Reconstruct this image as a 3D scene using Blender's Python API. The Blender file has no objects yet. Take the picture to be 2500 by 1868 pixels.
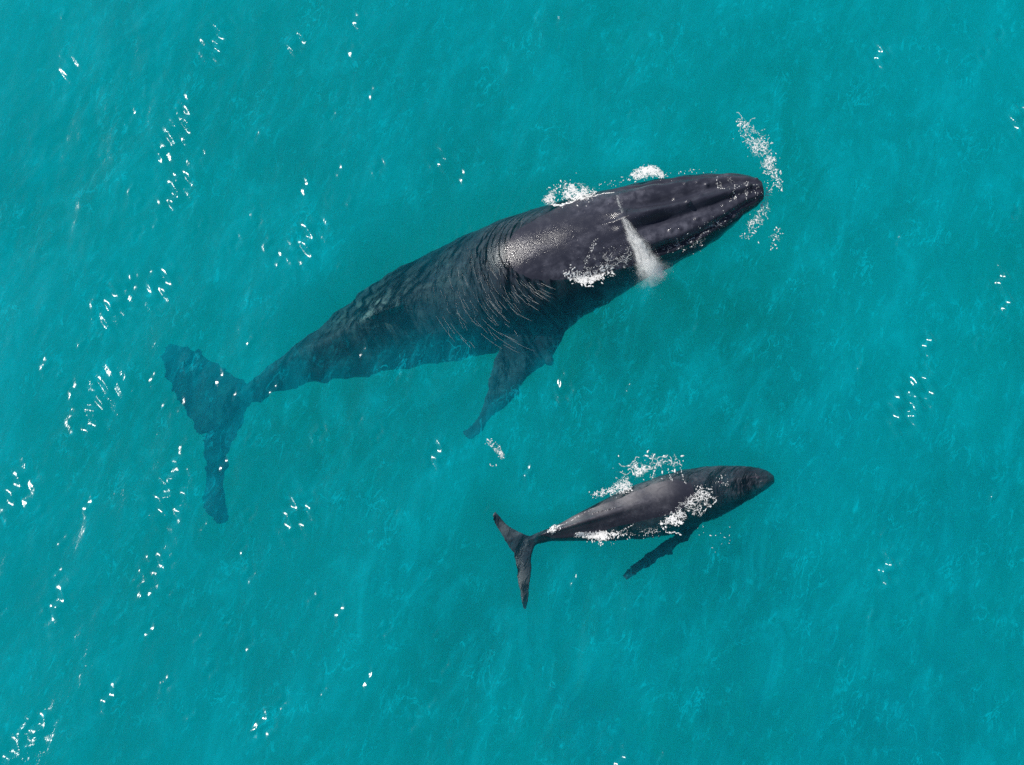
import bpy, bmesh, math, random
import numpy as np
from mathutils import Vector, Matrix
from mathutils.bvhtree import BVHTree

random.seed(7)
RNG = np.random.default_rng(11)
SC = bpy.context.scene
COL = SC.collection
R = math.radians

# ------------------------------------------------------------------ camera
TILT = R(22.0)                 # away from straight down
DIST = 45.0
PXM = 0.009                    # metres per photo pixel at the frame centre
FOC = DIST / PXM               # focal length in photo pixels
CAM = Vector((0.0, -DIST * math.sin(TILT), DIST * math.cos(TILT)))
cam_d = bpy.data.cameras.new('camera')
cam = bpy.data.objects.new('camera', cam_d)
COL.objects.link(cam)
cam.location = CAM
cam.rotation_euler = (TILT, 0, 0)
cam_d.sensor_fit = 'HORIZONTAL'
cam_d.sensor_width = 36.0
cam_d.lens = 36.0 * FOC / 2500.0
cam_d.clip_end = 3000
SC.camera = cam

# ------------------------------------------------------------------ light
SUN_EL, SUN_AZ = 43.0, 148.0   # azimuth counter-clockwise from +x (image right)
w = bpy.data.worlds.new('World'); SC.world = w; w.use_nodes = True
nt = w.node_tree; nt.nodes.clear()
sky = nt.nodes.new('ShaderNodeTexSky'); sky.sky_type = 'NISHITA'
sky.sun_disc = False
sky.sun_elevation = R(SUN_EL)
sky.sun_rotation = R(90.0 - SUN_AZ)
bg = nt.nodes.new('ShaderNodeBackground'); bg.inputs['Strength'].default_value = 0.05
wo = nt.nodes.new('ShaderNodeOutputWorld')
nt.links.new(sky.outputs[0], bg.inputs[0]); nt.links.new(bg.outputs[0], wo.inputs[0])
sd = bpy.data.lights.new('sun', 'SUN'); sd.energy = 4.0; sd.angle = R(0.5); sd.color = (1.0, 0.96, 0.9)
so = bpy.data.objects.new('sun', sd); COL.objects.link(so)
sdir = Vector((math.cos(R(SUN_AZ)) * math.cos(R(SUN_EL)), math.sin(R(SUN_AZ)) * math.cos(R(SUN_EL)), math.sin(R(SUN_EL))))
so.rotation_euler = sdir.to_track_quat('Z', 'Y').to_euler()
so.location = (-20, 20, 40)
SC.view_settings.view_transform = 'Standard'
SC.view_settings.look = 'None'
SC.view_settings.exposure = 0.30
SC.view_settings.gamma = 1.0
SC.view_settings.use_curve_mapping = False
cy = SC.cycles
cy.max_bounces = 8; cy.volume_bounces = 3; cy.transparent_max_bounces = 16
cy.diffuse_bounces = 2; cy.glossy_bounces = 2; cy.transmission_bounces = 4
cy.use_denoising = False
cy.sample_clamp_indirect = 6.0
cy.caustics_reflective = False; cy.caustics_refractive = False


def P(px, py, z=0.0):
    """point at height z seen at photo pixel (px, py)"""
    u = (px - 1250.0) / FOC; v = (934.0 - py) / FOC
    d = Vector((u, v * math.cos(TILT) + math.sin(TILT), v * math.sin(TILT) - math.cos(TILT)))
    t = (z - CAM.z) / d.z
    return CAM + d * t


# ------------------------------------------------------------------ node helpers
class NT:
    def __init__(s, name):
        s.m = bpy.data.materials.new(name); s.m.use_nodes = True
        s.t = s.m.node_tree; s.t.nodes.clear()
        s.out = s.n('ShaderNodeOutputMaterial')

    def n(s, typ, inp=None, **kw):
        nd = s.t.nodes.new(typ)
        for k, v in kw.items(): setattr(nd, k, v)
        for k, v in (inp or {}).items(): s.set(nd, k, v)
        return nd

    def set(s, nd, k, v):
        sock = nd.inputs[k]
        if isinstance(v, bpy.types.Node): s.t.links.new(v.outputs[0], sock)
        elif isinstance(v, bpy.types.NodeSocket): s.t.links.new(v, sock)
        else: sock.default_value = v

    def math(s, op, a, b=0.0, clamp=False):
        nd = s.n('ShaderNodeMath', operation=op, use_clamp=clamp); s.set(nd, 0, a); s.set(nd, 1, b); return nd

    def noise(s, vec, scale, detail=3.0, rough=0.55, dist=0.0):
        return s.n('ShaderNodeTexNoise', {'Vector': vec, 'Scale': scale, 'Detail': detail, 'Roughness': rough, 'Distortion': dist})

    def ramp(s, fac, a, b, c0=0.0, c1=1.0):
        return s.n('ShaderNodeMapRange', {'Value': fac, 'From Min': a, 'From Max': b, 'To Min': c0, 'To Max': c1}, interpolation_type='SMOOTHSTEP')

    def mixc(s, f, a, b):
        nd = s.n('ShaderNodeMix', data_type='RGBA'); s.set(nd, 0, f); s.set(nd, 6, a); s.set(nd, 7, b)
        return nd.outputs[2]


def tag(o, label=None, cat=None, group=None, kind=None):
    if label: o['label'] = label
    if cat: o['category'] = cat
    if group: o['group'] = group
    if kind: o['kind'] = kind
    return o


def mesh_obj(name, verts, faces, mat, smooth=True):
    me = bpy.data.meshes.new(name)
    me.from_pydata(verts, [], faces); me.update()
    if smooth: me.polygons.foreach_set('use_smooth', [True] * len(me.polygons))
    o = bpy.data.objects.new(name, me); COL.objects.link(o)
    me.materials.append(mat)
    return o


# ------------------------------------------------------------------ materials
def skin_material(name, base, pale, scale=1.0, s0=0.40):
    k = NT(name)
    tc = k.n('ShaderNodeTexCoord').outputs['Object']
    lw = k.n('ShaderNodeMapping', {'Vector': tc, 'Rotation': (0, 0, R(18)), 'Scale': (2.6, 1.0, 1.0)}, vector_type='TEXTURE')
    big = k.noise(lw, 1.5 * scale, 6, 0.66, 0.6)
    mid = k.noise(tc, 6.0 * scale, 4, 0.6)
    fine = k.noise(tc, 95.0, 2, 0.6)
    spot = k.n('ShaderNodeTexVoronoi', {'Vector': tc, 'Scale': 7.0 * scale})
    f = k.math('MULTIPLY', k.ramp(big, 0.42, 0.72), k.ramp(mid, 0.3, 0.7))
    c = k.mixc(f, base, pale)
    sp = k.math('MULTIPLY', k.ramp(spot.outputs['Distance'], 0.10, 0.03), k.ramp(big, 0.5, 0.58))
    sunlit_ = k.n('ShaderNodeAttribute', attribute_name='sunlit_paint').outputs['Fac']
    c = k.mixc(k.math('MULTIPLY', sunlit_, k.ramp(k.noise(tc, 3.5 * scale, 6, 0.72, 1.2), s0, 0.66)), c, (0.30, 0.29, 0.30, 1))
    c = k.mixc(k.math('MULTIPLY', sp, 0.5), c, (0.30, 0.27, 0.29, 1))
    h = k.math('ADD', k.math('MULTIPLY', mid, 0.4), k.math('MULTIPLY', fine, 0.42))
    bump = k.n('ShaderNodeBump', {'Strength': 0.35, 'Distance': 0.03, 'Height': h})
    wet = k.ramp(mid, 0.3, 0.7, 0.12, 0.26)
    # drowned skin hardly reflects: water matches its index
    wz = k.n('ShaderNodeSeparateXYZ', {0: k.n('ShaderNodeNewGeometry').outputs['Position']}).outputs[2]
    ior = k.ramp(wz, -0.45, 0.06, 1.06, 1.40)
    b = k.n('ShaderNodeBsdfPrincipled', {'Base Color': c, 'Roughness': wet, 'IOR': ior, 'Normal': bump})
    k.t.links.new(b.outputs[0], k.out.inputs[0])
    return k.m


def sea_material():
    k = NT('sea_water')
    geo = k.n('ShaderNodeNewGeometry')
    pos = geo.outputs['Position']
    mp = k.n('ShaderNodeMapping', {'Vector': pos, 'Rotation': (0, 0, R(70)), 'Scale': (2.4, 1.0, 1.0)}, vector_type='TEXTURE')
    # crests lie at about 62 degrees to the image's x axis
    n1 = k.noise(mp, 1.6, 5, 0.62, 0.4)
    n2 = k.noise(mp, 7.5, 4, 0.6, 0.3)
    n3 = k.noise(mp, 24.0, 2, 0.5)
    patch = k.ramp(k.noise(pos, 0.28, 3, 0.55), 0.35, 0.7, 0.45, 1.25)
    h = k.math('ADD', k.math('MULTIPLY', n2, 0.0085), k.math('MULTIPLY', n3, 0.0014))
    h = k.math('MULTIPLY', h, patch)
    chop = k.n('ShaderNodeAttribute', attribute_name='chop').outputs['Fac']
    h = k.math('MULTIPLY', h, k.math('ADD', 1.0, k.math('MULTIPLY', chop, 0.9)))
    bump = k.n('ShaderNodeBump', {'Strength': 1.0, 'Distance': 1.0, 'Height': h})
    fres = k.n('ShaderNodeFresnel', {'IOR': 1.333, 'Normal': bump})
    # sunlight and sky sheen on the wave slopes, painted as lighter teal wisps
    wisp = k.ramp(k.noise(mp, 1.15, 7, 0.70, 0.9), 0.42, 0.76)
    thin = k.n('ShaderNodeAttribute', attribute_name='clear').outputs['Fac']
    streak = k.math('MULTIPLY', k.ramp(k.noise(mp, 5.5, 5, 0.68, 0.9), 0.53, 0.78), k.ramp(k.noise(pos, 0.5, 3, 0.6), 0.38, 0.62))
    rn = k.noise(mp, 3.0, 4, 0.6, 0.8)
    line = k.math('MULTIPLY', k.ramp(k.math('ABSOLUTE', k.math('SUBTRACT', rn, 0.5)), 0.022, 0.0), k.ramp(k.noise(pos, 0.9, 4, 0.65), 0.46, 0.66))
    streak = k.math('ADD', streak, k.math('MULTIPLY', line, 0.8))
    broad = k.ramp(k.noise(pos, 0.20, 3, 0.55), 0.36, 0.64, 0.0, 0.10)
    light_mottle = k.math('ADD', broad, k.math('ADD', k.math('MULTIPLY', wisp, 0.20), k.math('MULTIPLY', streak, 0.42)))
    light_mottle = k.math('MULTIPLY', light_mottle, k.math('SUBTRACT', 1.0, thin))
    dif = k.n('ShaderNodeBsdfDiffuse', {'Color': (0.0, 0.50, 0.63, 1), 'Normal': bump})
    tr = k.n('ShaderNodeBsdfTransparent', {'Color': (1, 1, 1, 1)})
    body = k.n('ShaderNodeMixShader', {0: light_mottle, 1: tr, 2: dif})
    gl = k.n('ShaderNodeBsdfGlossy', {'Color': (1, 1, 1, 1), 'Roughness': 0.205, 'Normal': bump}, distribution='BECKMANN')
    sh = k.n('ShaderNodeMixShader', {0: fres, 1: body, 2: gl})
    k.t.links.new(sh.outputs[0], k.out.inputs[0])
    vs = k.n('ShaderNodeVolumeScatter', {'Color': (0.0, 0.64, 0.97, 1), 'Density': 0.108, 'Anisotropy': -0.15})
    va = k.n('ShaderNodeVolumeAbsorption', {'Color': (0.0, 0.980, 0.993, 1), 'Density': 0.40})
    ad = k.n('ShaderNodeAddShader', {0: vs, 1: va})
    k.t.links.new(ad.outputs[0], k.out.inputs['Volume'])
    return k.m


def foam_material():
    k = NT('sea_foam')
    b = k.n('ShaderNodeBsdfPrincipled', {'Base Color': (0.82, 0.83, 0.83, 1), 'Roughness': 0.4})
    k.t.links.new(b.outputs[0], k.out.inputs[0])
    return k.m


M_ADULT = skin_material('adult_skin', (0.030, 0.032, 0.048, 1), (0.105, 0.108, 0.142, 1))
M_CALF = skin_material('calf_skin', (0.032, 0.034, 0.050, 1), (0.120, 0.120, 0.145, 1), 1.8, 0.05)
M_SEA = sea_material()
M_FOAM = foam_material()


def lace_material():
    k = NT('lacy_froth')
    pos = k.n('ShaderNodeNewGeometry').outputs['Position']
    warp = k.n('ShaderNodeVectorMath', {0: pos, 1: k.n('ShaderNodeVectorMath', {0: k.noise(pos, 6.0, 3).outputs['Color'], 3: 0.22}, operation='SCALE').outputs[0]}, operation='ADD').outputs[0]
    cell = k.n('ShaderNodeTexVoronoi', {'Vector': warp, 'Scale': 11.0}, feature='DISTANCE_TO_EDGE')
    cell2 = k.n('ShaderNodeTexVoronoi', {'Vector': warp, 'Scale': 26.0}, feature='DISTANCE_TO_EDGE')
    web = k.math('MAXIMUM', k.ramp(cell.outputs['Distance'], 0.17, 0.02), k.math('MULTIPLY', k.ramp(cell2.outputs['Distance'], 0.20, 0.03), 0.75))
    den = k.n('ShaderNodeAttribute', attribute_name='froth').outputs['Fac']
    den = k.math('MULTIPLY', den, k.ramp(k.noise(pos, 3.2, 4, 0.6), 0.34, 0.62, 0.30, 1.25))
    nz = k.noise(pos, 5.0, 5, 0.7)
    v = k.math('ADD', k.math('MULTIPLY', web, 0.55), k.math('MULTIPLY', nz, 0.9))
    f = k.ramp(k.math('ADD', v, k.math('MULTIPLY', den, 0.75)), 1.18, 1.42)
    f = k.math('MULTIPLY', f, k.ramp(den, 0.02, 0.2))
    d = k.n('ShaderNodeBsdfDiffuse', {'Color': (0.82, 0.83, 0.83, 1)})
    t = k.n('ShaderNodeBsdfTransparent')
    k.t.links.new(k.n('ShaderNodeMixShader', {0: f, 1: t, 2: d}).outputs[0], k.out.inputs[0])
    return k.m


M_LACE = lace_material()

# ------------------------------------------------------------------ the sea's surface
WAVES = []
for i in range(90):
    lam = 0.22 * (7.0 / 0.22) ** (i / 89.0)
    ang = R(-28) + RNG.normal(0, 0.55 if lam < 1.5 else 0.4)
    slope = 0.0100 if lam < 1.2 else 0.0058
    a = slope * lam / (2 * math.pi)
    WAVES.append((a, 2 * math.pi / lam * math.cos(ang), 2 * math.pi / lam * math.sin(ang), RNG.uniform(0, 6.283)))
ENV = [(RNG.normal(0, 0.5), RNG.normal(0, 0.5), RNG.uniform(0, 6.283)) for _ in range(8)]

# patches of steeper wavelets (photo pixel x, y, radius in photo pixels, strength)
CHOP = [(527, 95, 16, 1.2), (522, 125, 10, .8), (440, 255, 9, .7), (437, 322, 16, 1.1), (403, 367, 12, .9), (455, 290, 10, .7),
        (440, 450, 14, .9), (418, 480, 12, .8), (750, 590, 17, 1.2), (393, 692, 15, 1.1), (280, 735, 17, 1.1), (275, 770, 12, .8),
        (230, 1000, 20, 1.5), (244, 965, 16, 1.4), (415, 1222, 20, 1.5), (428, 1163, 12, 1.1), (724, 1258, 17, 1.3), (42, 1200, 16, 1.3),
        (374, 1385, 13, 1.1), (362, 1430, 10, .9), (140, 1475, 12, 1.1), (2210, 995, 18, 1.4), (2250, 955, 15, 1.3), (2265, 840, 11, .8),
        (2165, 1390, 13, 1.1), (2440, 680, 12, .8), (2450, 740, 12, .8), (2495, 290, 14, 1.1), (168, 168, 10, .8), (725, 107, 10, .8),
        (1075, 392, 12, .8), (2150, 135, 11, .8), (35, 1850, 18, 1.4), (78, 1820, 14, 1.1), (546, 1133, 8, 1.0), (778, 1057, 8, 1.0),
        (262, 1705, 10, .8), (1378, 955, 10, .8), (1375, 925, 8, .7), (1510, 1855, 10, .8), (645, 1770, 10, .7), (872, 50, 9, .8),
        (1128, 430, 8, .7), (2400, 130, 8, .7), (940, 1540, 8, .7), (1065, 1110, 10, .6), (90, 1780, 12, .8), (2480, 520, 9, .8), (320, 690, 9, .7)]
CHOP += [(random.uniform(0, 2500), random.uniform(0, 1868), random.uniform(3.5, 8), random.uniform(.1, .9)) for _ in range(70)]
CHOP += [(random.gauss(420, 260), random.uniform(0, 1868), random.uniform(3.5, 9), random.uniform(.1, .8)) for _ in range(70)]
CH = []
for a, b, r, s in CHOP:
    c = P(a, b); r *= 1.2 if r < 10 else 1.5
    h = sdir + (CAM - c).normalized()                       # slope that mirrors the sun to an observer overhead
    gx_, gy_ = h.x / h.z, h.y / h.z
    CH.append((c, r * PXM, s, RNG.uniform(0, 6.28), math.atan2(gy_, gx_) + RNG.uniform(-.12, .12), math.hypot(gx_, gy_)))
HUMP = P(1450, 585)            # the adult's back comes up here


def sea_height(x, y):
    env = np.zeros_like(x)
    for a, b, p in ENV: env += np.sin(a * x + b * y + p)
    env = 0.85 + 0.16 * env
    env = np.clip(env, 0.35, 1.6)
    z = np.zeros_like(x); s = np.zeros_like(x)
    for a, kx, ky, p in WAVES:
        if kx * kx + ky * ky > 16: s += a * np.sin(kx * x + ky * y + p)
        else: z += a * np.sin(kx * x + ky * y + p)
    fade = np.exp(-np.maximum(np.hypot(x, y) - 16.0, 0) / 10.0)
    z = (z + s * env) * (0.3 + 0.7 * fade)
    chop = np.zeros_like(x)
    for c, r, st, ph, an, sl in CH:
        dx, dy = x - c.x, y - c.y
        pc, ps = dx * math.cos(R(70)) + dy * math.sin(R(70)), -dx * math.sin(R(70)) + dy * math.cos(R(70))
        g = np.exp(-(ps * ps + pc * pc * 0.30) / (2 * r * r))
        q = dx * math.cos(an) + dy * math.sin(an)
        lam = 0.20 + 1.3 * r
        z += sl * (1.2 + 0.32 * st) * lam / (2 * math.pi) * g * np.sin(q * 2 * math.pi / lam + ph + 1.2 * np.sin(dx * 9 + dy * 13))
        chop += g * st
    # ripples that run back from the adult's hump over its drowned back
    dx, dy = x - HUMP.x, y - HUMP.y
    an = R(205)
    u = dx * math.cos(an) + dy * math.sin(an); v = -dx * math.sin(an) + dy * math.cos(an)
    rr = np.hypot(u * 0.92, v * 0.75)
    rr = rr + 0.05 * np.sin(3.1 * v + 1.0) + 0.03 * np.sin(7.3 * u - 5 * v)
    msk = np.clip((u - 0.4) / 0.5, 0, 1) * np.clip((rr - 1.35) / 0.15, 0, 1) * np.exp(-np.maximum(rr - 1.6, 0) / 1.3) * np.exp(-(v / 2.1) ** 4)
    z += msk * (0.0042 * np.sin(rr * 2 * math.pi / 0.115) + 0.0045 * np.sin(rr * 2 * math.pi / 0.19 + 2 * np.sin(1.7 * v)))
    z += msk * 0.003 * np.sin(31 * dx + 17 * dy + 2 * np.sin(5 * dy)) * np.sin(13 * dx - 29 * dy)
    return z, np.clip(chop, 0, 2)


def axis(lo, hi, step, far):
    mid = list(np.arange(lo, hi + 1e-6, step))
    g, st = [], step
    p = mid[-1]
    while p < far:
        st *= 1.35; p += st; g.append(p)
    g2, st = [], step
    p = mid[0]
    while p > -far:
        st *= 1.35; p -= st; g2.append(p)
    return np.array(g2[::-1] + mid + g)


XS = axis(-13.0, 13.0, 0.032, 600)
YS = axis(-11.0, 11.5, 0.032, 600)
NX, NY = len(XS), len(YS)
GX, GY = np.meshgrid(XS, YS)
GZ, GC = sea_height(GX.ravel(), GY.ravel())
verts = np.stack([GX.ravel(), GY.ravel(), GZ], 1)
ii = (np.arange(NY - 1)[:, None] * NX + np.arange(NX - 1)[None, :]).ravel()
quads = np.stack([ii, ii + 1, ii + NX + 1, ii + NX], 1)
SEA_BOTTOM = -17.0
nb = len(verts)
xl, xh, yl, yh = XS[0], XS[-1], YS[0], YS[-1]
# rim rows down to a closed bottom
rim = np.concatenate([np.arange(NX), (np.arange(1, NY)) * NX + NX - 1, (NY - 1) * NX + np.arange(NX - 2, -1, -1), np.arange(NY - 2, 0, -1) * NX])
low = verts[rim].copy(); low[:, 2] = SEA_BOTTOM
allv = np.concatenate([verts, low])
m = len(rim)
side = np.stack([rim[(np.arange(m) + 1) % m], rim, nb + np.arange(m), nb + (np.arange(m) + 1) % m], 1)
me = bpy.data.meshes.new('sea')
nq = len(quads) + len(side)
me.vertices.add(len(allv)); me.vertices.foreach_set('co', allv.astype(np.float32).ravel())
li = np.concatenate([quads.ravel(), side.ravel(), (nb + np.arange(m))[::-1]])
me.loops.add(len(li)); me.loops.foreach_set('vertex_index', li.astype(np.int32))
me.polygons.add(nq + 1)
me.polygons.foreach_set('loop_start', np.concatenate([np.arange(nq) * 4, [nq * 4]]).astype(np.int32))
smooth = np.zeros(nq + 1, dtype=bool); smooth[:len(quads)] = True
me.polygons.foreach_set('use_smooth', smooth)
me.update(calc_edges=True); me.validate()
at = me.attributes.new('chop', 'FLOAT', 'POINT')
at.data.foreach_set('value', np.concatenate([GC, np.zeros(m)]).astype(np.float32))
SEA_ME = me
sea = bpy.data.objects.new('sea', me); COL.objects.link(sea); me.materials.append(M_SEA)
tag(sea, kind='structure')

kb = NT('seabed_sand')
tcs = kb.n('ShaderNodeNewGeometry').outputs['Position']
cs = kb.mixc(kb.ramp(kb.noise(tcs, 0.15, 5, 0.6), 0.35, 0.65), (0.20, 0.19, 0.14, 1), (0.32, 0.29, 0.21, 1))
bs = kb.n('ShaderNodeBsdfPrincipled', {'Base Color': cs, 'Roughness': 0.9})
kb.t.links.new(bs.outputs[0], kb.out.inputs[0])
gx = np.linspace(-598, 598, 120)
sv = [(x, y, -15.5 + 0.35 * math.sin(x * .11 + 1) * math.cos(y * .09)) for y in gx for x in gx]
sf = [(j * 120 + i, j * 120 + i + 1, (j + 1) * 120 + i + 1, (j + 1) * 120 + i) for j in range(119) for i in range(119)]
tag(mesh_obj('seabed', sv, sf, kb.m), kind='structure')


# ------------------------------------------------------------------ whales
def spline(keys, n):
    """Catmull-Rom through rows of numbers"""
    k = np.array(keys, float)
    k = np.concatenate([[2 * k[0] - k[1]], k, [2 * k[-1] - k[-2]]])
    segs = len(keys) - 1
    out = []
    for t in np.linspace(0, segs - 1e-9, n):
        i = int(t); f = t - i
        p0, p1, p2, p3 = k[i], k[i + 1], k[i + 2], k[i + 3]
        out.append(0.5 * (2 * p1 + (p2 - p0) * f + (2 * p0 - 5 * p1 + 4 * p2 - p3) * f * f + (3 * p1 - p0 - 3 * p2 + p3) * f ** 3))
    return np.array(out)


def loft(rings, cap=True):
    n = len(rings[0]); v = [p for r in rings for p in r]; f = []
    for i in range(len(rings) - 1):
        for j in range(n):
            a = i * n + j; b = i * n + (j + 1) % n
            f.append((a, b, b + n, a + n))
    f.append(tuple(range(n))[::-1]); k = (len(rings) - 1) * n
    f.append(tuple(range(k, k + n)))
    return v, f


def body_loft(stations, prof, n=180, m=96):
    """stations: (px, py, z, half width px, up factor, down factor)"""
    rows = []
    for px, py, z, r, up, dn in stations:
        p = P(px, py, z); rows.append((p.x, p.y, p.z, r * PXM, up, dn))
    s = spline(rows, n)
    pos = s[:, :3]
    tan = np.gradient(pos, axis=0)
    rings = []
    for i in range(n):
        t = Vector(tan[i]).normalized()
        sd_ = t.cross(Vector((0, 0, 1))).normalized()      # to the animal's right when t points at the head
        up = sd_.cross(t).normalized()
        ring = []
        w_ = max(s[i, 3], 0.01)
        for j in range(m):
            a = 2 * math.pi * j / m                        # 0 = top, positive = right
            x, y = math.sin(a), math.cos(a)
            hh = s[i, 4] if y > 0 else s[i, 5]
            k = 1.0 + prof(i / (n - 1), a if a <= math.pi else a - 2 * math.pi)
            ring.append(Vector(pos[i]) + sd_ * (x * w_ * k) + up * (y * w_ * hh * k))
        rings.append(ring)
    return loft(rings) + (pos, tan, s)


def blade(sections, thick, m=28, n=60):
    """sections: (lead px, lead py, trail px, trail py, z lead, z trail, thickness scale)"""
    rows = []
    for lx, ly, tx, ty, z1, z2, th in sections:
        a = P(lx, ly, z1); b = P(tx, ty, z2); rows.append((*a, *b, th))
    s = spline(rows, n)
    rings = []
    for r in s:
        a, b = Vector(r[:3]), Vector(r[3:6])
        c = (a + b) / 2; h = (a - b) / 2
        ring = []
        for j in range(m):
            q = 2 * math.pi * j / m
            cx, sy = math.cos(q), math.sin(q)
            tk = thick * max(r[6], 0.05) * (0.45 + 0.55 * (cx + 1) / 2)
            ring.append(c + h * cx + Vector((0, 0, 1)) * sy * tk)
        rings.append(ring)
    return loft(rings)


def knob(c, r, squash=0.7):
    bm = bmesh.new(); bmesh.ops.create_icosphere(bm, subdivisions=2, radius=1)
    v = [Vector((p.co.x * r, p.co.y * r, p.co.z * r * squash)) + c for p in bm.verts]
    f = [tuple(q.index for q in fa.verts) for fa in bm.faces]; bm.free()
    return v, f


def fuse(name, pieces, voxel, mat):
    vs, fs = [], []
    for v, f in pieces:
        o = len(vs); vs += [tuple(p) for p in v]; fs += [tuple(i + o for i in q) for q in f]
    o = mesh_obj(name, vs, fs, mat)
    bm = bmesh.new(); bm.from_mesh(o.data); bmesh.ops.recalc_face_normals(bm, faces=bm.faces); bm.to_mesh(o.data); bm.free()
    md = o.modifiers.new('remesh', 'REMESH'); md.mode = 'VOXEL'; md.voxel_size = voxel; md.use_smooth_shade = True
    sm = o.modifiers.new('smooth', 'SMOOTH'); sm.factor = 0.5; sm.iterations = 3
    dg = bpy.context.evaluated_depsgraph_get()
    nm = bpy.data.meshes.new_from_object(o.evaluated_get(dg)); nm.name = name
    o.modifiers.clear(); old = o.data; o.data = nm; bpy.data.meshes.remove(old)
    if not nm.materials: nm.materials.append(mat)
    nm.polygons.foreach_set('use_smooth', [True] * len(nm.polygons))
    return o


def wobble(o, amp, depth0, depth1, lam, seed):
    """uneven, wave-tossed outline on the drowned parts"""
    rg = np.random.default_rng(seed)
    me = o.data; n = len(me.vertices)
    co = np.empty(n * 3, np.float32); me.vertices.foreach_get('co', co); co = co.reshape(-1, 3).astype(float)
    d = np.zeros_like(co)
    for _ in range(34):
        l = lam * 2 ** rg.uniform(-2.2, 0.8)
        k = rg.normal(size=3); k[2] = 0; k *= 2 * math.pi / l / np.linalg.norm(k)
        v = rg.normal(size=3) * np.array([1, 1, 0.0]) * (l / lam) ** .75
        d += np.sin(co @ k + rg.uniform(0, 6.28))[:, None] * v
    f = np.clip((-co[:, 2] - depth0) / (depth1 - depth0), 0, 1)
    nz = np.array([v.normal.z for v in me.vertices])
    f = f * (1.0 - 0.92 * np.clip(nz * 1.25, 0, 1))           # the flanks and rims, not the smooth top
    co += d * (amp / math.sqrt(10)) * f[:, None]
    me.vertices.foreach_set('co', co.astype(np.float32).ravel()); me.update()


# ---- the adult
A_ST = [  # tail to snout
    (545, 1000, -3.1, 17, .5, .5), (610, 960, -2.6, 27, .9, .9), (670, 926, -2.25, 34, 1.15, 1.1), (735, 892, -2.0, 52, 1.1, 1.1), (812, 860, -1.85, 75, 1.0, 1.0),
    (900, 820, -1.8, 103, .95, .95), (998, 777, -1.85, 130, .93, .93), (1098, 744, -1.9, 146, .95, .95), (1197, 708, -1.74, 158, .95, .95),
    (1300, 672, -1.24, 163, .95, .95), (1390, 630, -.86, 150, .88, .95), (1470, 594, -.58, 138, .78, 1.0), (1557, 558, -.28, 120, .64, 1.1),
    (1648, 528, -.16, 108, .52, 1.1), (1725, 500, -.10, 88, .50, 1.1), (1793, 475, -.04, 61, .55, 1.1), (1840, 467, .0, 41, .65, 1.1), (1862, 465, .0, 24, .8, 1)]


def g(x, w_): return math.exp(-(x / w_) ** 2)


def adult_prof(s, a):
    k = 0.0
    # spine ridge on the tail stock
    if s < 0.42: k += (0.12 * g(a, 0.20) - 0.10 * g(abs(a) - 0.72, 0.35)) * min(1, (0.42 - s) / 0.14)
    # head: median ridge, grooves beside it, raised guard in front of the blowholes
    hd = min(1, max(0, (s - 0.68) / 0.05)) * min(1, max(0, (1.0 - s) / 0.08))
    k += hd * (0.17 * g(a - 0.02 - .03 * math.sin(31 * s), 0.08) - 0.20 * g(abs(a) - 0.31 - .04 * math.sin(23 * s), 0.11) + 0.10 * g(abs(a) - 0.62, 0.14) - 0.12 * g(abs(a) - 0.92 - .05 * math.sin(27 * s), 0.06) + 0.014 * math.sin(140 * s + 3 * a) + 0.012 * math.sin(61 * s - 9 * a))
    k += 0.16 * g(a, 0.26) * g(s - 0.703, 0.018)
    k -= 0.07 * g(abs(a) - 0.09, 0.05) * g(s - 0.686, 0.010)
    # the lip line of the jaw
    k -= hd * 0.05 * g(abs(a) - 1.30, 0.09)
    k += hd * 0.03 * g(abs(a) - 1.55, 0.15)
    return k


v, f, apos, atan, a_s = body_loft(A_ST, adult_prof)
pieces = [(v, f)]
# low dorsal fin on its hump
pieces.append(blade([(985, 745, 870, 790, -.72, -1.0, 1.6), (965, 750, 880, 783, -.50, -.82, 1.1), (935, 752, 880, 772, -.38, -.62, .6), (900, 757, 876, 766, -.32, -.40, .15)], 0.09))
# flukes
pieces.append(blade([(640, 930, 560, 1030, -2.75, -3.48, 1.6), (600, 936, 496, 1062, -2.98, -3.75, 1.3), (556, 906, 462, 1020, -3.48, -4.01, 1.0), (510, 874, 425, 962, -4.01, -4.24, .8),
                     (462, 850, 402, 910, -4.52, -4.52, .6), (418, 836, 402, 862, -4.75, -4.75, .3)], 0.11))
pieces.append(blade([(640, 950, 540, 1010, -2.75, -3.48, 1.6), (612, 986, 497, 1060, -2.98, -3.75, 1.3), (586, 1050, 497, 1080, -3.48, -4.01, 1.0), (562, 1092, 504, 1110, -3.75, -4.01, .9),
                     (548, 1138, 506, 1150, -4.01, -4.24, .8), (552, 1205, 494, 1205, -4.52, -4.52, .6), (560, 1262, 492, 1240, -4.75, -4.75, .4), (548, 1280, 520, 1272, -4.75, -4.75, .25)], 0.11))
# right flipper, spread towards the camera
pieces.append(blade([(1408, 738, 1262, 772, -1.15, -1.15, 2.0), (1381, 814, 1223, 839, -1.24, -1.28, 1.6), (1354, 866, 1199, 902, -1.38, -1.47, 1.25), (1294, 918, 1188, 960, -1.51, -1.60, 1.0),
                     (1257, 967, 1177, 991, -1.64, -1.69, .8), (1218, 1004, 1163, 1021, -1.78, -1.78, .6), (1182, 1042, 1144, 1040, -1.87, -1.87, .4), (1147, 1067, 1129, 1051, -1.96, -1.96, .2)], 0.12))
for px, py, z, r in [(1338, 880, -1.38, .13), (1290, 912, -1.49, .08), (1262, 960, -1.62, .09), (1232, 985, -1.71, .06), (1205, 1012, -1.78, .06)]:
    pieces.append(knob(P(px, py, z), r))
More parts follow.
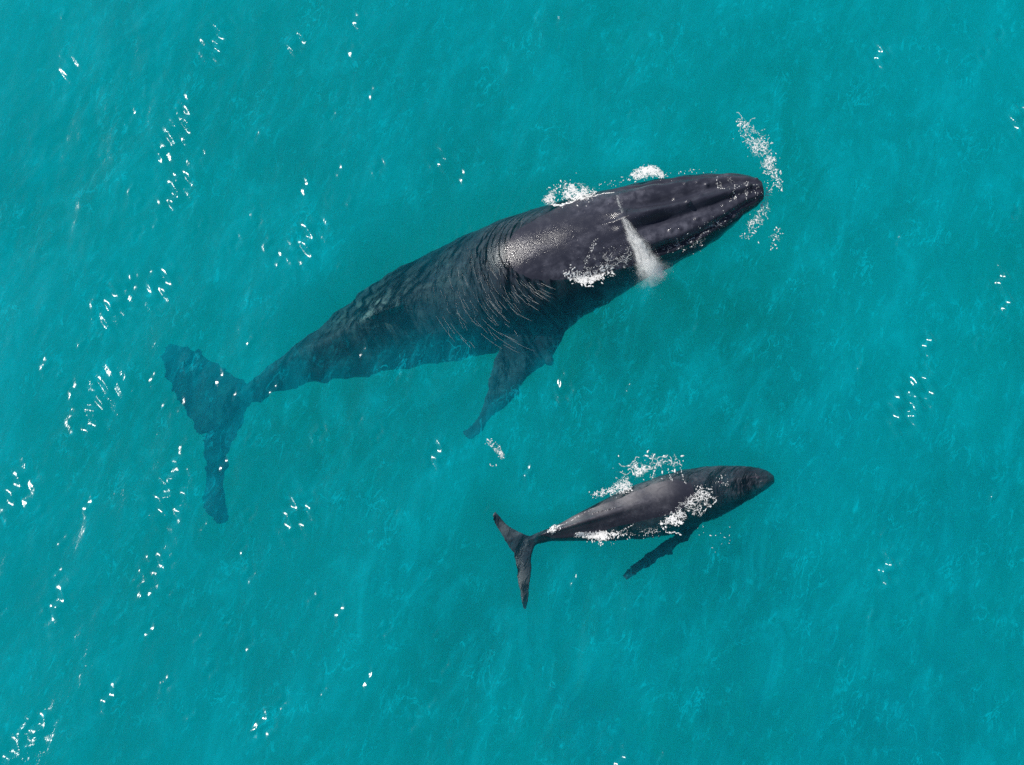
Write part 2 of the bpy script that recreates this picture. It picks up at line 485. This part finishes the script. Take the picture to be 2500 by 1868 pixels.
# left flipper, folded down under the body
pieces.append(blade([(1400, 590, 1300, 620, -1.4, -1.5, 2.0), (1390, 570, 1300, 600, -2.0, -2.1, 1.4), (1350, 580, 1280, 605, -2.7, -2.8, 1.0), (1310, 595, 1255, 610, -3.4, -3.5, .6), (1275, 605, 1250, 612, -3.9, -3.9, .2)], 0.12))
# tubercles on the head
bvh0 = BVHTree.FromPolygons([tuple(p) for p in v], f)
TUB = [(1850, 444), (1856, 478), (1842, 488), (1830, 504), (1812, 519), (1796, 532), (1776, 548), (1745, 566), (1810, 424), (1832, 430), (1795, 420), (1770, 418), (1735, 416), (1700, 418), (1838, 452), (1828, 470), (1818, 440), (1806, 462), (1800, 490), (1786, 436), (1778, 474), (1768, 505), (1752, 428), (1748, 474), (1738, 520), (1716, 426), (1712, 478), (1706, 536), (1684, 430),
       (1676, 484), (1670, 556), (1648, 438), (1634, 574), (1612, 448), (1758, 540), (1722, 568), (1690, 590), (1655, 606), (1620, 620), (1790, 525), (1700, 446), (1665, 452), (1730, 446), (1640, 500), (1825, 500)]
for px, py in random.sample(TUB, 34):
    px += random.gauss(0, 6); py += random.gauss(0, 5)
    p0 = P(px, py, 3.0); dr = (p0 - CAM).normalized()
    h = bvh0.ray_cast(p0, dr)
    if h[0] is not None: pieces.append(knob(h[0] + Vector((random.gauss(0, .03), random.gauss(0, .03), -.012)), random.uniform(.035, .075), .8))
adult = fuse('adult_whale', pieces, 0.03, M_ADULT)
wobble(adult, 0.034, 0.15, 2.6, 0.55, 3)
tag(adult, 'large dark grey humpback whale with its wet back and head out of the water, blowing', 'whale', 'humpback whales in the sea')

# ---- the calf
C_ST = [(1272, 1326, -.33, 8, .6, .6), (1300, 1319, -.28, 12, .9, .9), (1338, 1307, -.15, 15, 1.3, 1.2), (1375, 1299, -.12, 22, 1.25, 1.2), (1420, 1287, -.16, 34, 1.1, 1.1), (1480, 1272, -.28, 49, .98, 1.0),
        (1550, 1253, -.40, 63, .96, 1.0), (1620, 1235, -.46, 71, .95, 1.0), (1690, 1213, -.52, 69, .86, 1.0), (1760, 1194, -.44, 59, .80, 1.0), (1825, 1177, -.30, 41, .80, 1.0), (1868, 1171, -.20, 25, .85, 1), (1890, 1171, -.16, 8, 1, 1)]


def calf_prof(s, a):
    k = 0.0
    if s < 0.62: k += (0.20 * g(a, 0.17) - 0.13 * g(abs(a) - 0.70, 0.36)) * min(1, (0.62 - s) / 0.25) * min(1, s / 0.1)
    hd = min(1, max(0, (s - 0.74) / 0.05)) * min(1, max(0, (1.0 - s) / 0.08))
    k += hd * (0.06 * g(a, 0.12) - 0.045 * g(abs(a) - 0.30, 0.12) - 0.05 * g(abs(a) - 1.30, 0.1))
    k += 0.08 * g(a, 0.25) * g(s - 0.755, 0.02)
    return k


v, f, cpos, ctan, c_s = body_loft(C_ST, calf_prof, n=150, m=72)
cp = [(v, f)]
# hooked dorsal fin
cp.append(blade([(1535, 1237, 1452, 1258, .10, .03, 1.8), (1515, 1236, 1446, 1254, .18, .10, 1.2), (1490, 1239, 1440, 1251, .25, .17, .7), (1456, 1246, 1436, 1250, .27, .23, .2)], 0.04, n=30))
cp.append(blade([(1325, 1305, 1275, 1338, -.25, -.3, 1.5), (1300, 1309, 1254, 1350, -.28, -.3, 1.2), (1268, 1299, 1238, 1328, -.28, -.28, .9), (1236, 1279, 1219, 1297, -.24, -.24, .7), (1218, 1258, 1205, 1274, -.18, -.18, .5), (1209, 1248, 1202, 1258, -.15, -.15, .25)], 0.05, n=40))
cp.append(blade([(1325, 1315, 1270, 1335, -.25, -.3, 1.5), (1306, 1334, 1254, 1350, -.28, -.3, 1.2), (1297, 1365, 1258, 1372, -.28, -.28, 1.0), (1297, 1392, 1262, 1396, -.26, -.26, .85), (1292, 1430, 1266, 1430, -.25, -.25, .7),
                 (1290, 1466, 1272, 1460, -.24, -.24, .45), (1284, 1490, 1278, 1486, -.24, -.24, .2)], 0.05, n=44))
cp.append(blade([(1725, 1262, 1670, 1275, -.75, -.75, 2.0), (1692, 1303, 1640, 1312, -.78, -.78, 1.5), (1658, 1332, 1604, 1334, -.82, -.84, 1.1), (1628, 1354, 1578, 1354, -.86, -.9, .9),
                 (1594, 1374, 1552, 1372, -.92, -.95, .7), (1566, 1392, 1534, 1388, -.98, -1.0, .5), (1540, 1410, 1520, 1404, -1.0, -1.0, .3)], 0.06, n=44))
cp.append(blade([(1710, 1190, 1660, 1205, -.8, -.85, 2.0), (1690, 1165, 1640, 1180, -1.2, -1.25, 1.3), (1660, 1160, 1620, 1170, -1.6, -1.6, .9), (1620, 1160, 1604, 1166, -1.95, -1.95, .3)], 0.06, n=30))
bvh0 = BVHTree.FromPolygons([tuple(p) for p in v], f)
for px, py in [(1872, 1162), (1860, 1176), (1846, 1158), (1838, 1184), (1824, 1160), (1812, 1178), (1806, 1204), (1790, 1160), (1782, 1186), (1770, 1216), (1752, 1166), (1830, 1196), (1850, 1168)]:
    p0 = P(px, py, 3.0); h = bvh0.ray_cast(p0, (p0 - CAM).normalized())
    if h[0] is not None: cp.append(knob(h[0], random.uniform(.018, .03), .8))
calf = fuse('calf_whale', cp, 0.017, M_CALF)
wobble(calf, 0.022, 0.12, 0.9, 0.34, 5)
tag(calf, 'small humpback whale calf with pale ridged back awash, lying beside the big whale', 'whale', 'humpback whales in the sea')

# sun on the dorsal ridges and upper backs, painted into the skin as paler patches
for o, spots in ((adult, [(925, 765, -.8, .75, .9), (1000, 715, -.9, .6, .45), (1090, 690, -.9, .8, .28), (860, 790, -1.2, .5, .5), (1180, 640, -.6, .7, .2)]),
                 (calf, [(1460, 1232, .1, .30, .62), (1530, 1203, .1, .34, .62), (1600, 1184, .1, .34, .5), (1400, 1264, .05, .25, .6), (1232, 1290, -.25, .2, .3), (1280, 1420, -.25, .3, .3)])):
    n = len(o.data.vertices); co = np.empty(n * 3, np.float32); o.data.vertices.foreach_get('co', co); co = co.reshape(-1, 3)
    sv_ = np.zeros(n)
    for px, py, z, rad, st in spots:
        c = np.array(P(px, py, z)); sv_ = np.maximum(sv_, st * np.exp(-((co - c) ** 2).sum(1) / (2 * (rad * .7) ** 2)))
    o.data.attributes.new('sunlit_paint', 'FLOAT', 'POINT').data.foreach_set('value', sv_.astype(np.float32))

# mask that keeps the painted light mottling off the whales' backs
BV = {}
for o in (adult, calf):
    BV[o.name] = BVHTree.FromPolygons([p.co[:] for p in o.data.vertices], [tuple(p.vertices) for p in o.data.polygons])
at = SEA_ME.attributes.new('clear', 'FLOAT', 'POINT')
cx_ = np.arange(-9.5, 8.0, 0.12); cy_ = np.arange(-6.0, 6.5, 0.12)
cg = np.zeros((len(cy_), len(cx_)))
for b in BV.values():
    for j, y in enumerate(cy_):
        for i, x in enumerate(cx_):
            h = b.ray_cast(Vector((x, y, 3)), Vector((0, 0, -1)))
            if h[0] is not None: cg[j, i] = max(cg[j, i], min(1.0, max(0.0, 1.55 + h[0].z / 1.7)))
for _ in range(3):
    p = np.pad(cg, 1); cg = np.maximum.reduce([p[1:-1, 1:-1], p[2:, 1:-1], p[1:-1, 2:], p[1:-1, :-2], p[:-2, 1:-1]])
for _ in range(5):
    p = np.pad(cg, 1); cg = (p[1:-1, 1:-1] * 2 + p[2:, 1:-1] + p[:-2, 1:-1] + p[1:-1, 2:] + p[1:-1, :-2]) / 6
ci = np.round((GX.ravel() - cx_[0]) / 0.12).astype(int); cj = np.round((GY.ravel() - cy_[0]) / 0.12).astype(int)
inside = (ci >= 0) & (ci < len(cx_)) & (cj >= 0) & (cj < len(cy_))
clear = np.zeros(len(allv), np.float32)
clear[:nb][inside] = 0.88 * cg[cj[inside], ci[inside]]
at.data.foreach_set('value', clear)


# ------------------------------------------------------------------ foam
MX0 = int(np.argmin(np.abs(XS + 13.0))); MY0 = int(np.argmin(np.abs(YS + 11.0)))
GZ2 = GZ.reshape(NY, NX)


def sea_z(x, y):
    fx = MX0 + (x + 13.0) / 0.032; fy = MY0 + (y + 11.0) / 0.032
    i = min(max(int(fx), 0), NX - 2); j = min(max(int(fy), 0), NY - 2); u = min(max(fx - i, 0), 1); v = min(max(fy - j, 0), 1)
    return float((GZ2[j, i] * (1 - u) + GZ2[j, i + 1] * u) * (1 - v) + (GZ2[j + 1, i] * (1 - u) + GZ2[j + 1, i + 1] * u) * v)


def top(x, y):
    """highest of the water and the whales at (x, y), with its normal"""
    z = sea_z(x, y); nrm = Vector((0, 0, 1))
    for b in BV.values():
        h = b.ray_cast(Vector((x, y, 5)), Vector((0, 0, -1)))
        if h[0] is not None and h[0].z > z: z, nrm = h[0].z, h[1]
    return z, nrm


class Foam:
    def __init__(s): s.v, s.f, s.den, s.lace = [], [], {}, []

    def fleck(s, px, py, size, stretch=1.0, ang=None, lift=0.0):
        p = P(px, py, 0.0)
        z, nrm = top(p.x, p.y)
        p = P(px, py, z); z, nrm = top(p.x, p.y)
        p = Vector((p.x, p.y, z + 0.004 + lift))
        r = size * PXM * 0.52
        ang = random.uniform(0, 6.28) if ang is None else ang
        t1 = Vector((math.cos(ang), math.sin(ang), 0)); t1 = (t1 - nrm * t1.dot(nrm)).normalized(); t2 = nrm.cross(t1)
        o = len(s.v); n = 7
        nrm = (nrm + Vector((0, 0, .7))).normalized()
        for i in range(n):
            q = 2 * math.pi * i / n; rr = r * random.uniform(.6, 1.25)
            s.v.append(p + t1 * (math.cos(q) * rr * stretch) + t2 * (math.sin(q) * rr) - nrm * 0.003)
        for i in range(n):
            q = 2 * math.pi * (i + .5) / n; rr = r * random.uniform(.35, .6)
            s.v.append(p + t1 * (math.cos(q) * rr * stretch) + t2 * (math.sin(q) * rr) + nrm * r * random.uniform(.12, .28))
        s.v.append(p + nrm * r * .3)
        for i in range(n):
            j = (i + 1) % n
            s.f += [(o + i, o + j, o + n + i), (o + j, o + n + j, o + n + i), (o + n + i, o + n + j, o + 2 * n)]

    def band(s, path, n, smin, smax, power=2.0):
        """flecks scattered along a path of (px, py, half width)"""
        c = spline(path, 60)
        for _ in range(int(n * .36)):
            t = random.random() * 59; i = int(t); q = c[i] + (c[min(i + 1, 59)] - c[i]) * (t - i)
            d = c[min(i + 1, 59)] - c[max(i - 1, 0)]; l = math.hypot(d[0], d[1]) or 1
            off = random.gauss(0, .5) * q[2]
            s.fleck(q[0] - d[1] / l * off + random.gauss(0, 1), q[1] + d[0] / l * off + random.gauss(0, 1), smin + (smax - smin) * random.random() ** power, random.uniform(1.2, 3.0))

    def thread(s, path, size, gap=1.1, jitter=2.0, skip=0.15):
        c = spline([(a, b, 0) for a, b in path], 200)
        last = c[0]; ph = random.uniform(0, 6)
        for i in range(199):
            if math.hypot(*(c[i] - last)[:2]) < size * gap: continue
            last = c[i]
            if random.random() < skip: continue
            d = c[min(i + 1, 199)] - c[i]
            s.fleck(c[i][0] + jitter * math.sin(i * .21 + ph) + random.gauss(0, jitter * .4), c[i][1] + jitter * math.cos(i * .17 + ph) + random.gauss(0, jitter * .4),
                    size * random.uniform(.5, 1.3), random.uniform(1.0, 1.9), math.atan2(-d[1], d[0]))

    def sheet(s, path, dens=1.0):
        """a film of lacy froth lying along a path of (px, py, half width)"""
        c = spline(path, 12 * len(path)); o = len(s.v); n = 9
        for i, q in enumerate(c):
            d = c[min(i + 1, len(c) - 1)] - c[max(i - 1, 0)]; l = math.hypot(d[0], d[1]) or 1
            e = max(0.0, math.sin(math.pi * i / (len(c) - 1))) ** .5
            for k in range(n):
                u = 2 * k / (n - 1) - 1; off = u * q[2]
                p = P(q[0] - d[1] / l * off, q[1] + d[0] / l * off); z, nrm = top(p.x, p.y)
                p = P(q[0] - d[1] / l * off, q[1] + d[0] / l * off, z); z, nrm = top(p.x, p.y)
                s.v.append(Vector((p.x, p.y, z + .012))); s.den[len(s.v) - 1] = dens * e * (1 - abs(u) ** 2.2)
                if i and k: b = o + i * n + k; s.lace.append(len(s.f)); s.f.append((b - n - 1, b - n, b, b - 1))

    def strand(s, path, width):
        """thin white ribbon along a path, one modelled line of ripple light"""
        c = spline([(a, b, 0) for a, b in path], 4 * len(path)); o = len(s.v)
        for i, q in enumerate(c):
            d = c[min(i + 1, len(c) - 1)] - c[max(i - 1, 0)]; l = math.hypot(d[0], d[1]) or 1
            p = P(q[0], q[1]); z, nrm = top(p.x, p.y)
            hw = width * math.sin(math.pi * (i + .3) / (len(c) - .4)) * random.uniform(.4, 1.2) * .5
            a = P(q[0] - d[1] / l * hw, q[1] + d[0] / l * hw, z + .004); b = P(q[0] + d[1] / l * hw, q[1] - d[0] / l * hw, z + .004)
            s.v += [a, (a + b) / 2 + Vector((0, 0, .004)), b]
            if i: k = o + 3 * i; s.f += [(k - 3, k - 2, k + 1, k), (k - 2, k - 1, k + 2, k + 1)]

    def web(s, path, n, length, size):
        """short crooked threads that start within a band"""
        c = spline(path, 60)
        for _ in range(n):
            q = c[random.randrange(60)]
            x, y = q[0] + random.gauss(0, .5) * q[2], q[1] + random.gauss(0, .5) * q[2]
            a = random.uniform(0, 6.28); sz = size * random.uniform(.6, 1.2)
            for k in range(int(length * random.uniform(.4, 1.2) / (size * 1.2))):
                s.fleck(x, y, sz * random.uniform(.6, 1.15), 1.5, -a)
                a += random.gauss(0, .45); x += math.cos(a) * sz * 1.3; y += math.sin(a) * sz * 1.3

    def build(s, label, name='foam'):
        o = mesh_obj(name, s.v, s.f, M_FOAM)
        if s.lace:
            o.data.materials.append(M_LACE)
            for i in s.lace: o.data.polygons[i].material_index = 1
            at = o.data.attributes.new('froth', 'FLOAT', 'POINT')
            at.data.foreach_set('value', [s.den.get(i, 0.0) for i in range(len(s.v))])
        return tag(o, label, 'foam', 'white foam on the sea', 'stuff')


F = Foam()
F.band([(1803, 292, 8), (1822, 318, 24), (1850, 352, 34), (1878, 395, 24), (1896, 432, 14), (1904, 470, 8)], 520, 1.0, 3.6)
F.web([(1806, 296, 8), (1830, 325, 20), (1862, 370, 24), (1894, 430, 12)], 34, 26, 1.6)
F.sheet([(1803, 288, 10), (1824, 318, 26), (1852, 354, 34), (1880, 398, 26), (1898, 436, 16), (1906, 478, 10)], .55)
F.build('curved trail of white foam flecks on the water above the big snout')
F = Foam()
F.band([(1868, 440, 10), (1874, 480, 12), (1856, 525, 18), (1832, 560, 22), (1812, 585, 16)], 190, 1.0, 3.2)
F.web([(1872, 450, 8), (1868, 500, 10), (1842, 548, 10)], 16, 24, 1.5)
F.band([(1900, 555, 8), (1896, 580, 14), (1880, 610, 10)], 95, 1.0, 3.2)
F.sheet([(1868, 432, 14), (1874, 480, 18), (1856, 525, 24), (1832, 560, 28), (1806, 592, 18)], .42)
F.sheet([(1904, 545, 10), (1898, 580, 20), (1876, 614, 12)], .45)
F.build('loose foam flecks close under the tip of the big snout')
F = Foam()
F.band([(1545, 430, 16), (1575, 420, 20), (1600, 420, 14), (1620, 432, 8)], 300, 1.2, 4.2)
F.band([(1580, 415, 6), (1600, 418, 6)], 50, 3, 6)
F.band([(1455, 455, 8), (1500, 446, 10), (1540, 440, 10)], 70, .9, 2.4)
F.sheet([(1535, 436, 16), (1575, 420, 22), (1600, 420, 18), (1626, 434, 10)], .95)
F.build('small white splash against the upper side of the big head')
F = Foam()
F.band([(1330, 495, 10), (1352, 480, 22), (1380, 470, 32), (1420, 472, 26), (1450, 478, 12)], 620, 1.0, 3.4)
F.thread([(1345, 498), (1365, 502), (1390, 496), (1420, 484), (1450, 478), (1500, 470)], 4.0, .8, 1.2, .0)
F.thread([(1348, 500), (1368, 501), (1396, 494)], 4.5, .6, 1.2, .0)
F.sheet([(1322, 500, 12), (1352, 482, 24), (1384, 470, 32), (1424, 470, 26), (1470, 470, 14)], .8)
F.build('frothy foam bank along the upper edge of the big exposed back')
F = Foam()
F.band([(1378, 672, 10), (1405, 668, 18), (1432, 678, 22), (1462, 668, 20), (1500, 660, 14)], 520, 1.2, 4.4)
F.band([(1412, 680, 8), (1432, 688, 9), (1455, 682, 6)], 120, 3, 5.5)
F.thread([(1458, 582), (1446, 605), (1436, 632), (1424, 655)], 1.8, 1.0, 2.5)
F.thread([(1456, 584), (1440, 612), (1430, 640)], 1.4, 1.2, 2.5, .3)
F.thread([(1455, 648), (1490, 636), (1515, 626), (1545, 620)], 1.5, 1.1, 2.5, .25)
F.web([(1440, 640, 18), (1490, 645, 24), (1535, 630, 16)], 22, 26, 1.3)
F.band([(1470, 600, 20), (1500, 612, 26), (1530, 640, 22)], 90, .7, 1.6)
F.sheet([(1366, 676, 12), (1400, 668, 24), (1436, 672, 28), (1470, 660, 26), (1520, 650, 24), (1560, 640, 14)], .46)
F.sheet([(1392, 676, 8), (1420, 682, 14), (1450, 680, 14), (1478, 668, 8)], 1.0)
F.sheet([(1430, 600, 14), (1470, 620, 34), (1520, 624, 36), (1560, 620, 20)], .30)
F.build('white foam and thin streaks on the big whale\'s near flank')
F = Foam()
F.thread([(1752, 430), (1750, 445), (1757, 460), (1768, 463)], 2.2, 1.0, 1.5, .1)
F.thread([(1796, 452), (1790, 475), (1783, 492)], 2.0, 1.1, 2, .2)
F.thread([(1824, 440), (1822, 468), (1822, 490)], 1.6, 1.1, 2, .2)
F.band([(1845, 450, 12), (1852, 465, 14), (1846, 482, 10)], 60, .9, 2.2)
F.band([(1790, 455, 16), (1795, 480, 16)], 60, .8, 2.2)
F.band([(1640, 610, 22), (1690, 580, 26), (1740, 550, 22), (1790, 512, 14)], 240, .8, 2.6)
F.band([(1610, 430, 6), (1680, 420, 8), (1750, 418, 6)], 70, .8, 2.4)
F.web([(1620, 615, 16), (1680, 585, 18), (1760, 535, 14)], 16, 16, 1.2)
F.sheet([(1610, 620, 18), (1670, 592, 34), (1740, 552, 30), (1810, 505, 18)], .30)
F.sheet([(1735, 440, 14), (1775, 455, 26), (1815, 462, 28), (1850, 466, 18)], .34)
F.sheet([(1560, 640, 12), (1585, 648, 26), (1610, 668, 22), (1624, 690, 10)], .72)
F.band([(1570, 632, 10), (1592, 650, 18), (1608, 676, 14)], 70, 1, 3)
F.build('sparse foam flecks and water films over the knobbly big snout')
F = Foam()
F.band([(1500, 1160, 24), (1550, 1142, 34), (1600, 1135, 44), (1640, 1128, 36), (1665, 1135, 24)], 120, 1.0, 4.4, 2.6)
F.web([(1520, 1145, 10), (1560, 1150, 10), (1600, 1135, 14), (1650, 1130, 20)], 15, 30, 2.0)
F.band([(1545, 1155, 5), (1560, 1158, 5)], 22, 3, 5)
F.thread([(1600, 1138), (1596, 1156), (1592, 1168)], 2, 1, 1.5)
F.thread([(1632, 1150), (1638, 1168), (1644, 1176)], 2, 1, 1.5)
F.thread([(1662, 1140), (1668, 1168), (1676, 1182)], 2, 1, 1.5)
F.sheet([(1500, 1165, 22), (1550, 1148, 34), (1600, 1138, 40), (1650, 1130, 36), (1672, 1140, 22)], .48)
F.build('scattered white splashes above the calf\'s back')
F = Foam()
F.thread([(1446, 1208), (1470, 1200), (1500, 1194), (1520, 1190), (1545, 1195)], 3.2, .9, 2.0, .05)
F.thread([(1455, 1212), (1480, 1204), (1510, 1199), (1540, 1200)], 2.6, .9, 2.5, .1)
F.band([(1440, 1208, 8), (1480, 1202, 14), (1520, 1185, 22), (1540, 1195, 10)], 150, .9, 3.0)
F.band([(1510, 1182, 8), (1525, 1172, 14), (1535, 1170, 10)], 80, .9, 2.6)
F.sheet([(1438, 1210, 10), (1480, 1202, 18), (1520, 1190, 26), (1550, 1190, 12)], .6)
F.build('white foam streak trailing behind the calf\'s upper side')
F = Foam()
F.thread([(1612, 1282), (1640, 1262), (1668, 1240), (1695, 1218), (1715, 1202)], 3.0, .9, 2, .1)
F.thread([(1716, 1206), (1735, 1212), (1748, 1222), (1738, 1234), (1722, 1244), (1712, 1260)], 2.4, 1.0, 2.0, .1)
F.thread([(1614, 1270), (1618, 1288), (1630, 1300), (1648, 1300), (1660, 1304)], 2.6, .9, 1.5, .05)
F.band([(1610, 1286, 12), (1640, 1264, 16), (1650, 1272, 18)], 170, 1.2, 4.4)
F.band([(1642, 1268, 8), (1655, 1276, 10), (1662, 1284, 6)], 60, 3, 5.2)
F.web([(1640, 1262, 16), (1680, 1240, 22), (1700, 1222, 20), (1720, 1215, 12)], 46, 24, 1.6)
F.band([(1705, 1200, 14), (1718, 1190, 18), (1735, 1215, 14)], 120, .9, 3.0)
F.band([(1756, 1165, 10), (1772, 1178, 14), (1774, 1188, 8)], 70, .8, 2.0)
F.sheet([(1600, 1288, 16), (1640, 1266, 34), (1690, 1236, 40), (1730, 1212, 30), (1756, 1200, 14)], .52)
F.build('tangled white foam across the calf\'s right shoulder')
F = Foam()
F.band([(1405, 1307, 6), (1440, 1306, 9), (1480, 1306, 10), (1512, 1306, 10)], 260, 1.3, 4.2)
F.thread([(1434, 1304), (1470, 1302), (1512, 1303)], 3.4, .8, 1.2, .0)
F.thread([(1512, 1300), (1530, 1290), (1548, 1280)], 1.6, 1.0, 1.2, .1)
F.band([(1430, 1318, 10), (1470, 1322, 12), (1510, 1320, 10)], 80, 1.0, 2.8)
F.band([(1520, 1310, 8), (1570, 1306, 10), (1615, 1300, 10)], 90, .9, 2.4)
F.sheet([(1398, 1308, 8), (1440, 1307, 14), (1480, 1308, 16), (1520, 1304, 12)], .9)
F.sheet([(1510, 1300, 10), (1560, 1300, 16), (1620, 1296, 14)], .4)
F.build('white foam fringe along the calf\'s lower edge')
F = Foam()
F.band([(1338, 1300, 7), (1352, 1292, 9), (1368, 1286, 7)], 90, 1.0, 3.2)
F.thread([(1360, 1290), (1385, 1276), (1420, 1256), (1450, 1240)], 1.5, 1.2, 1.2, .35)
F.sheet([(1332, 1304, 8), (1350, 1293, 12), (1376, 1282, 8)], .6)
F.build('small foam patch on the calf\'s narrow tail stock')
F = Foam()
F.band([(1700, 1290, 20), (1750, 1310, 40), (1790, 1310, 40)], 46, .9, 2.8, 2.5)
F.build('stray droplets of foam by the calf\'s flipper')
F = Foam()
F.band([(1190, 1073, 5), (1203, 1084, 12), (1218, 1098, 6), (1228, 1118, 5)], 90, 1.0, 3.4)
F.band([(1200, 1130, 12), (1205, 1140, 12)], 14, 1, 2.4)
F.sheet([(1186, 1070, 8), (1204, 1085, 16), (1220, 1102, 12), (1230, 1124, 8)], .6)
F.build('little foam curl between the big flipper and the calf\'s tail')


# caustic and sky-reflection lines built as white ribbons above the adult's drowned back
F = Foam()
n_light_line = 0
while n_light_line < 190:
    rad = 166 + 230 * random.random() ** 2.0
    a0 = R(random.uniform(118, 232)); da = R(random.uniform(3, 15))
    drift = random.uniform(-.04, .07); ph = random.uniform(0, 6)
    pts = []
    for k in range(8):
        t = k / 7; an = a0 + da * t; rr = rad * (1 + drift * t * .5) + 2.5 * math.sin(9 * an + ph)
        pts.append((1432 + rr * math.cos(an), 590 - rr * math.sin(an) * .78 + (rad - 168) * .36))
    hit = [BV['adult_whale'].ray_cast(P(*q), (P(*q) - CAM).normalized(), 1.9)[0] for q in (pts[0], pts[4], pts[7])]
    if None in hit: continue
    n_light_line += 1
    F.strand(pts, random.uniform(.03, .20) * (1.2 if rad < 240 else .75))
F.build('fine white ribbons modelled as lines of ripple light over the big drowned back')


# ------------------------------------------------------------------ the blow
def spray(name, a, b, r0, r1, dens, label, seed):
    """a cone of mist from point a to point b (local x runs along it)"""
    ax = b - a; L = ax.length
    rings = []
    for i in range(15):
        t = i / 14; rr = 1.25 * (r0 + (r1 - r0) * t ** 0.8) * math.sin(min(1, (t + .06) * 3) * math.pi / 2) * math.sqrt(max(0.02, 1 - max(0, t - .8) ** 2 / .04))
        rings.append([Vector((t * L, rr * math.cos(q) * 1.0, rr * math.sin(q) * 1.0)) for q in np.linspace(0, 2 * math.pi, 24, endpoint=False)])
    v, f = loft(rings)
    k = NT(name + '_mist')
    tc0 = k.n('ShaderNodeTexCoord').outputs['Object']
    wv = k.n('ShaderNodeVectorMath', {0: k.noise(tc0, 2.2, 4, 0.65).outputs['Color'], 1: (0.5, 0.5, 0.5)}, operation='SUBTRACT').outputs[0]
    wa = k.math('MULTIPLY', k.n('ShaderNodeSeparateXYZ', {0: tc0}).outputs[0], 1.0 * r1)
    wv = k.n('ShaderNodeVectorMath', {0: wv, 3: wa}, operation='SCALE').outputs[0]
    tc = k.n('ShaderNodeVectorMath', {0: tc0, 1: wv}, operation='ADD').outputs[0]
    sx = k.n('ShaderNodeSeparateXYZ', {0: tc})
    t = k.math('DIVIDE', sx.outputs[0], L, True)
    rad = k.math('SQRT', k.math('ADD', k.math('POWER', sx.outputs[1], 2.0), k.math('POWER', sx.outputs[2], 2.0)))
    rr = k.math('ADD', r0, k.math('MULTIPLY', t, r1 - r0))
    q = k.math('POWER', k.ramp(k.math('DIVIDE', rad, rr), 1.0, 0.0), 2.0)
    mp = k.n('ShaderNodeMapping', {'Vector': tc, 'Scale': (1.0, 2.6, 2.6), 'Location': (seed, seed * 2.0, 0)})
    nz = k.ramp(k.noise(mp, 3.6, 5, 0.68, 1.0), 0.40, 0.70)
    endf = k.math('MULTIPLY', k.ramp(t, 1.0, 0.6), k.ramp(t, 0.0, 0.06))
    d = k.math('MULTIPLY', k.math('MULTIPLY', q, k.math('ADD', 0.03, nz)), k.math('MULTIPLY', endf, dens))
    pv = k.n('ShaderNodeVolumeScatter', {'Color': (0.995, 0.995, 0.995, 1), 'Density': d, 'Anisotropy': -0.15})
    k.t.links.new(pv.outputs[0], k.out.inputs['Volume'])
    o = mesh_obj(name, v, f, k.m)
    o.matrix_world = Matrix.Translation(a) @ ax.to_track_quat('X', 'Z').to_matrix().to_4x4()
    # coarser drops carried in the mist
    dv, df = [], []
    for _ in range(int(160 * L)):
        t = random.random() ** .7; rr = (r0 + (r1 - r0) * t) * abs(random.gauss(0, .42)); an = random.uniform(0, 6.28)
        c = Vector((t * L, rr * math.cos(an), rr * math.sin(an))); s = random.uniform(.003, .008)
        n = len(dv)
        dv += [c + Vector(e) * s for e in ((1, 0, 0), (-1, 0, 0), (0, 1, 0), (0, -1, 0), (0, 0, 1), (0, 0, -1))]
        df += [(n, n + 2, n + 4), (n + 2, n + 1, n + 4), (n + 1, n + 3, n + 4), (n + 3, n, n + 4), (n + 2, n, n + 5), (n + 1, n + 2, n + 5), (n + 3, n + 1, n + 5), (n, n + 3, n + 5)]
    dr = mesh_obj('droplets', dv, df, M_FOAM); dr.parent = o; dr['kind'] = 'stuff'
    return tag(o, label, 'spray', 'spray from the blowholes')


spray('spray_plume', P(1519, 528, .62), P(1610, 694, .38), .08, .53, 42.0, 'wide white plume of misty breath drifting over the big whale\'s near flank', 3.1)
spray('spray_puff', P(1520, 520, .62), P(1505, 476, .70), .05, .11, 12.0, 'short faint puff of spray on top of the big head', 8.3)
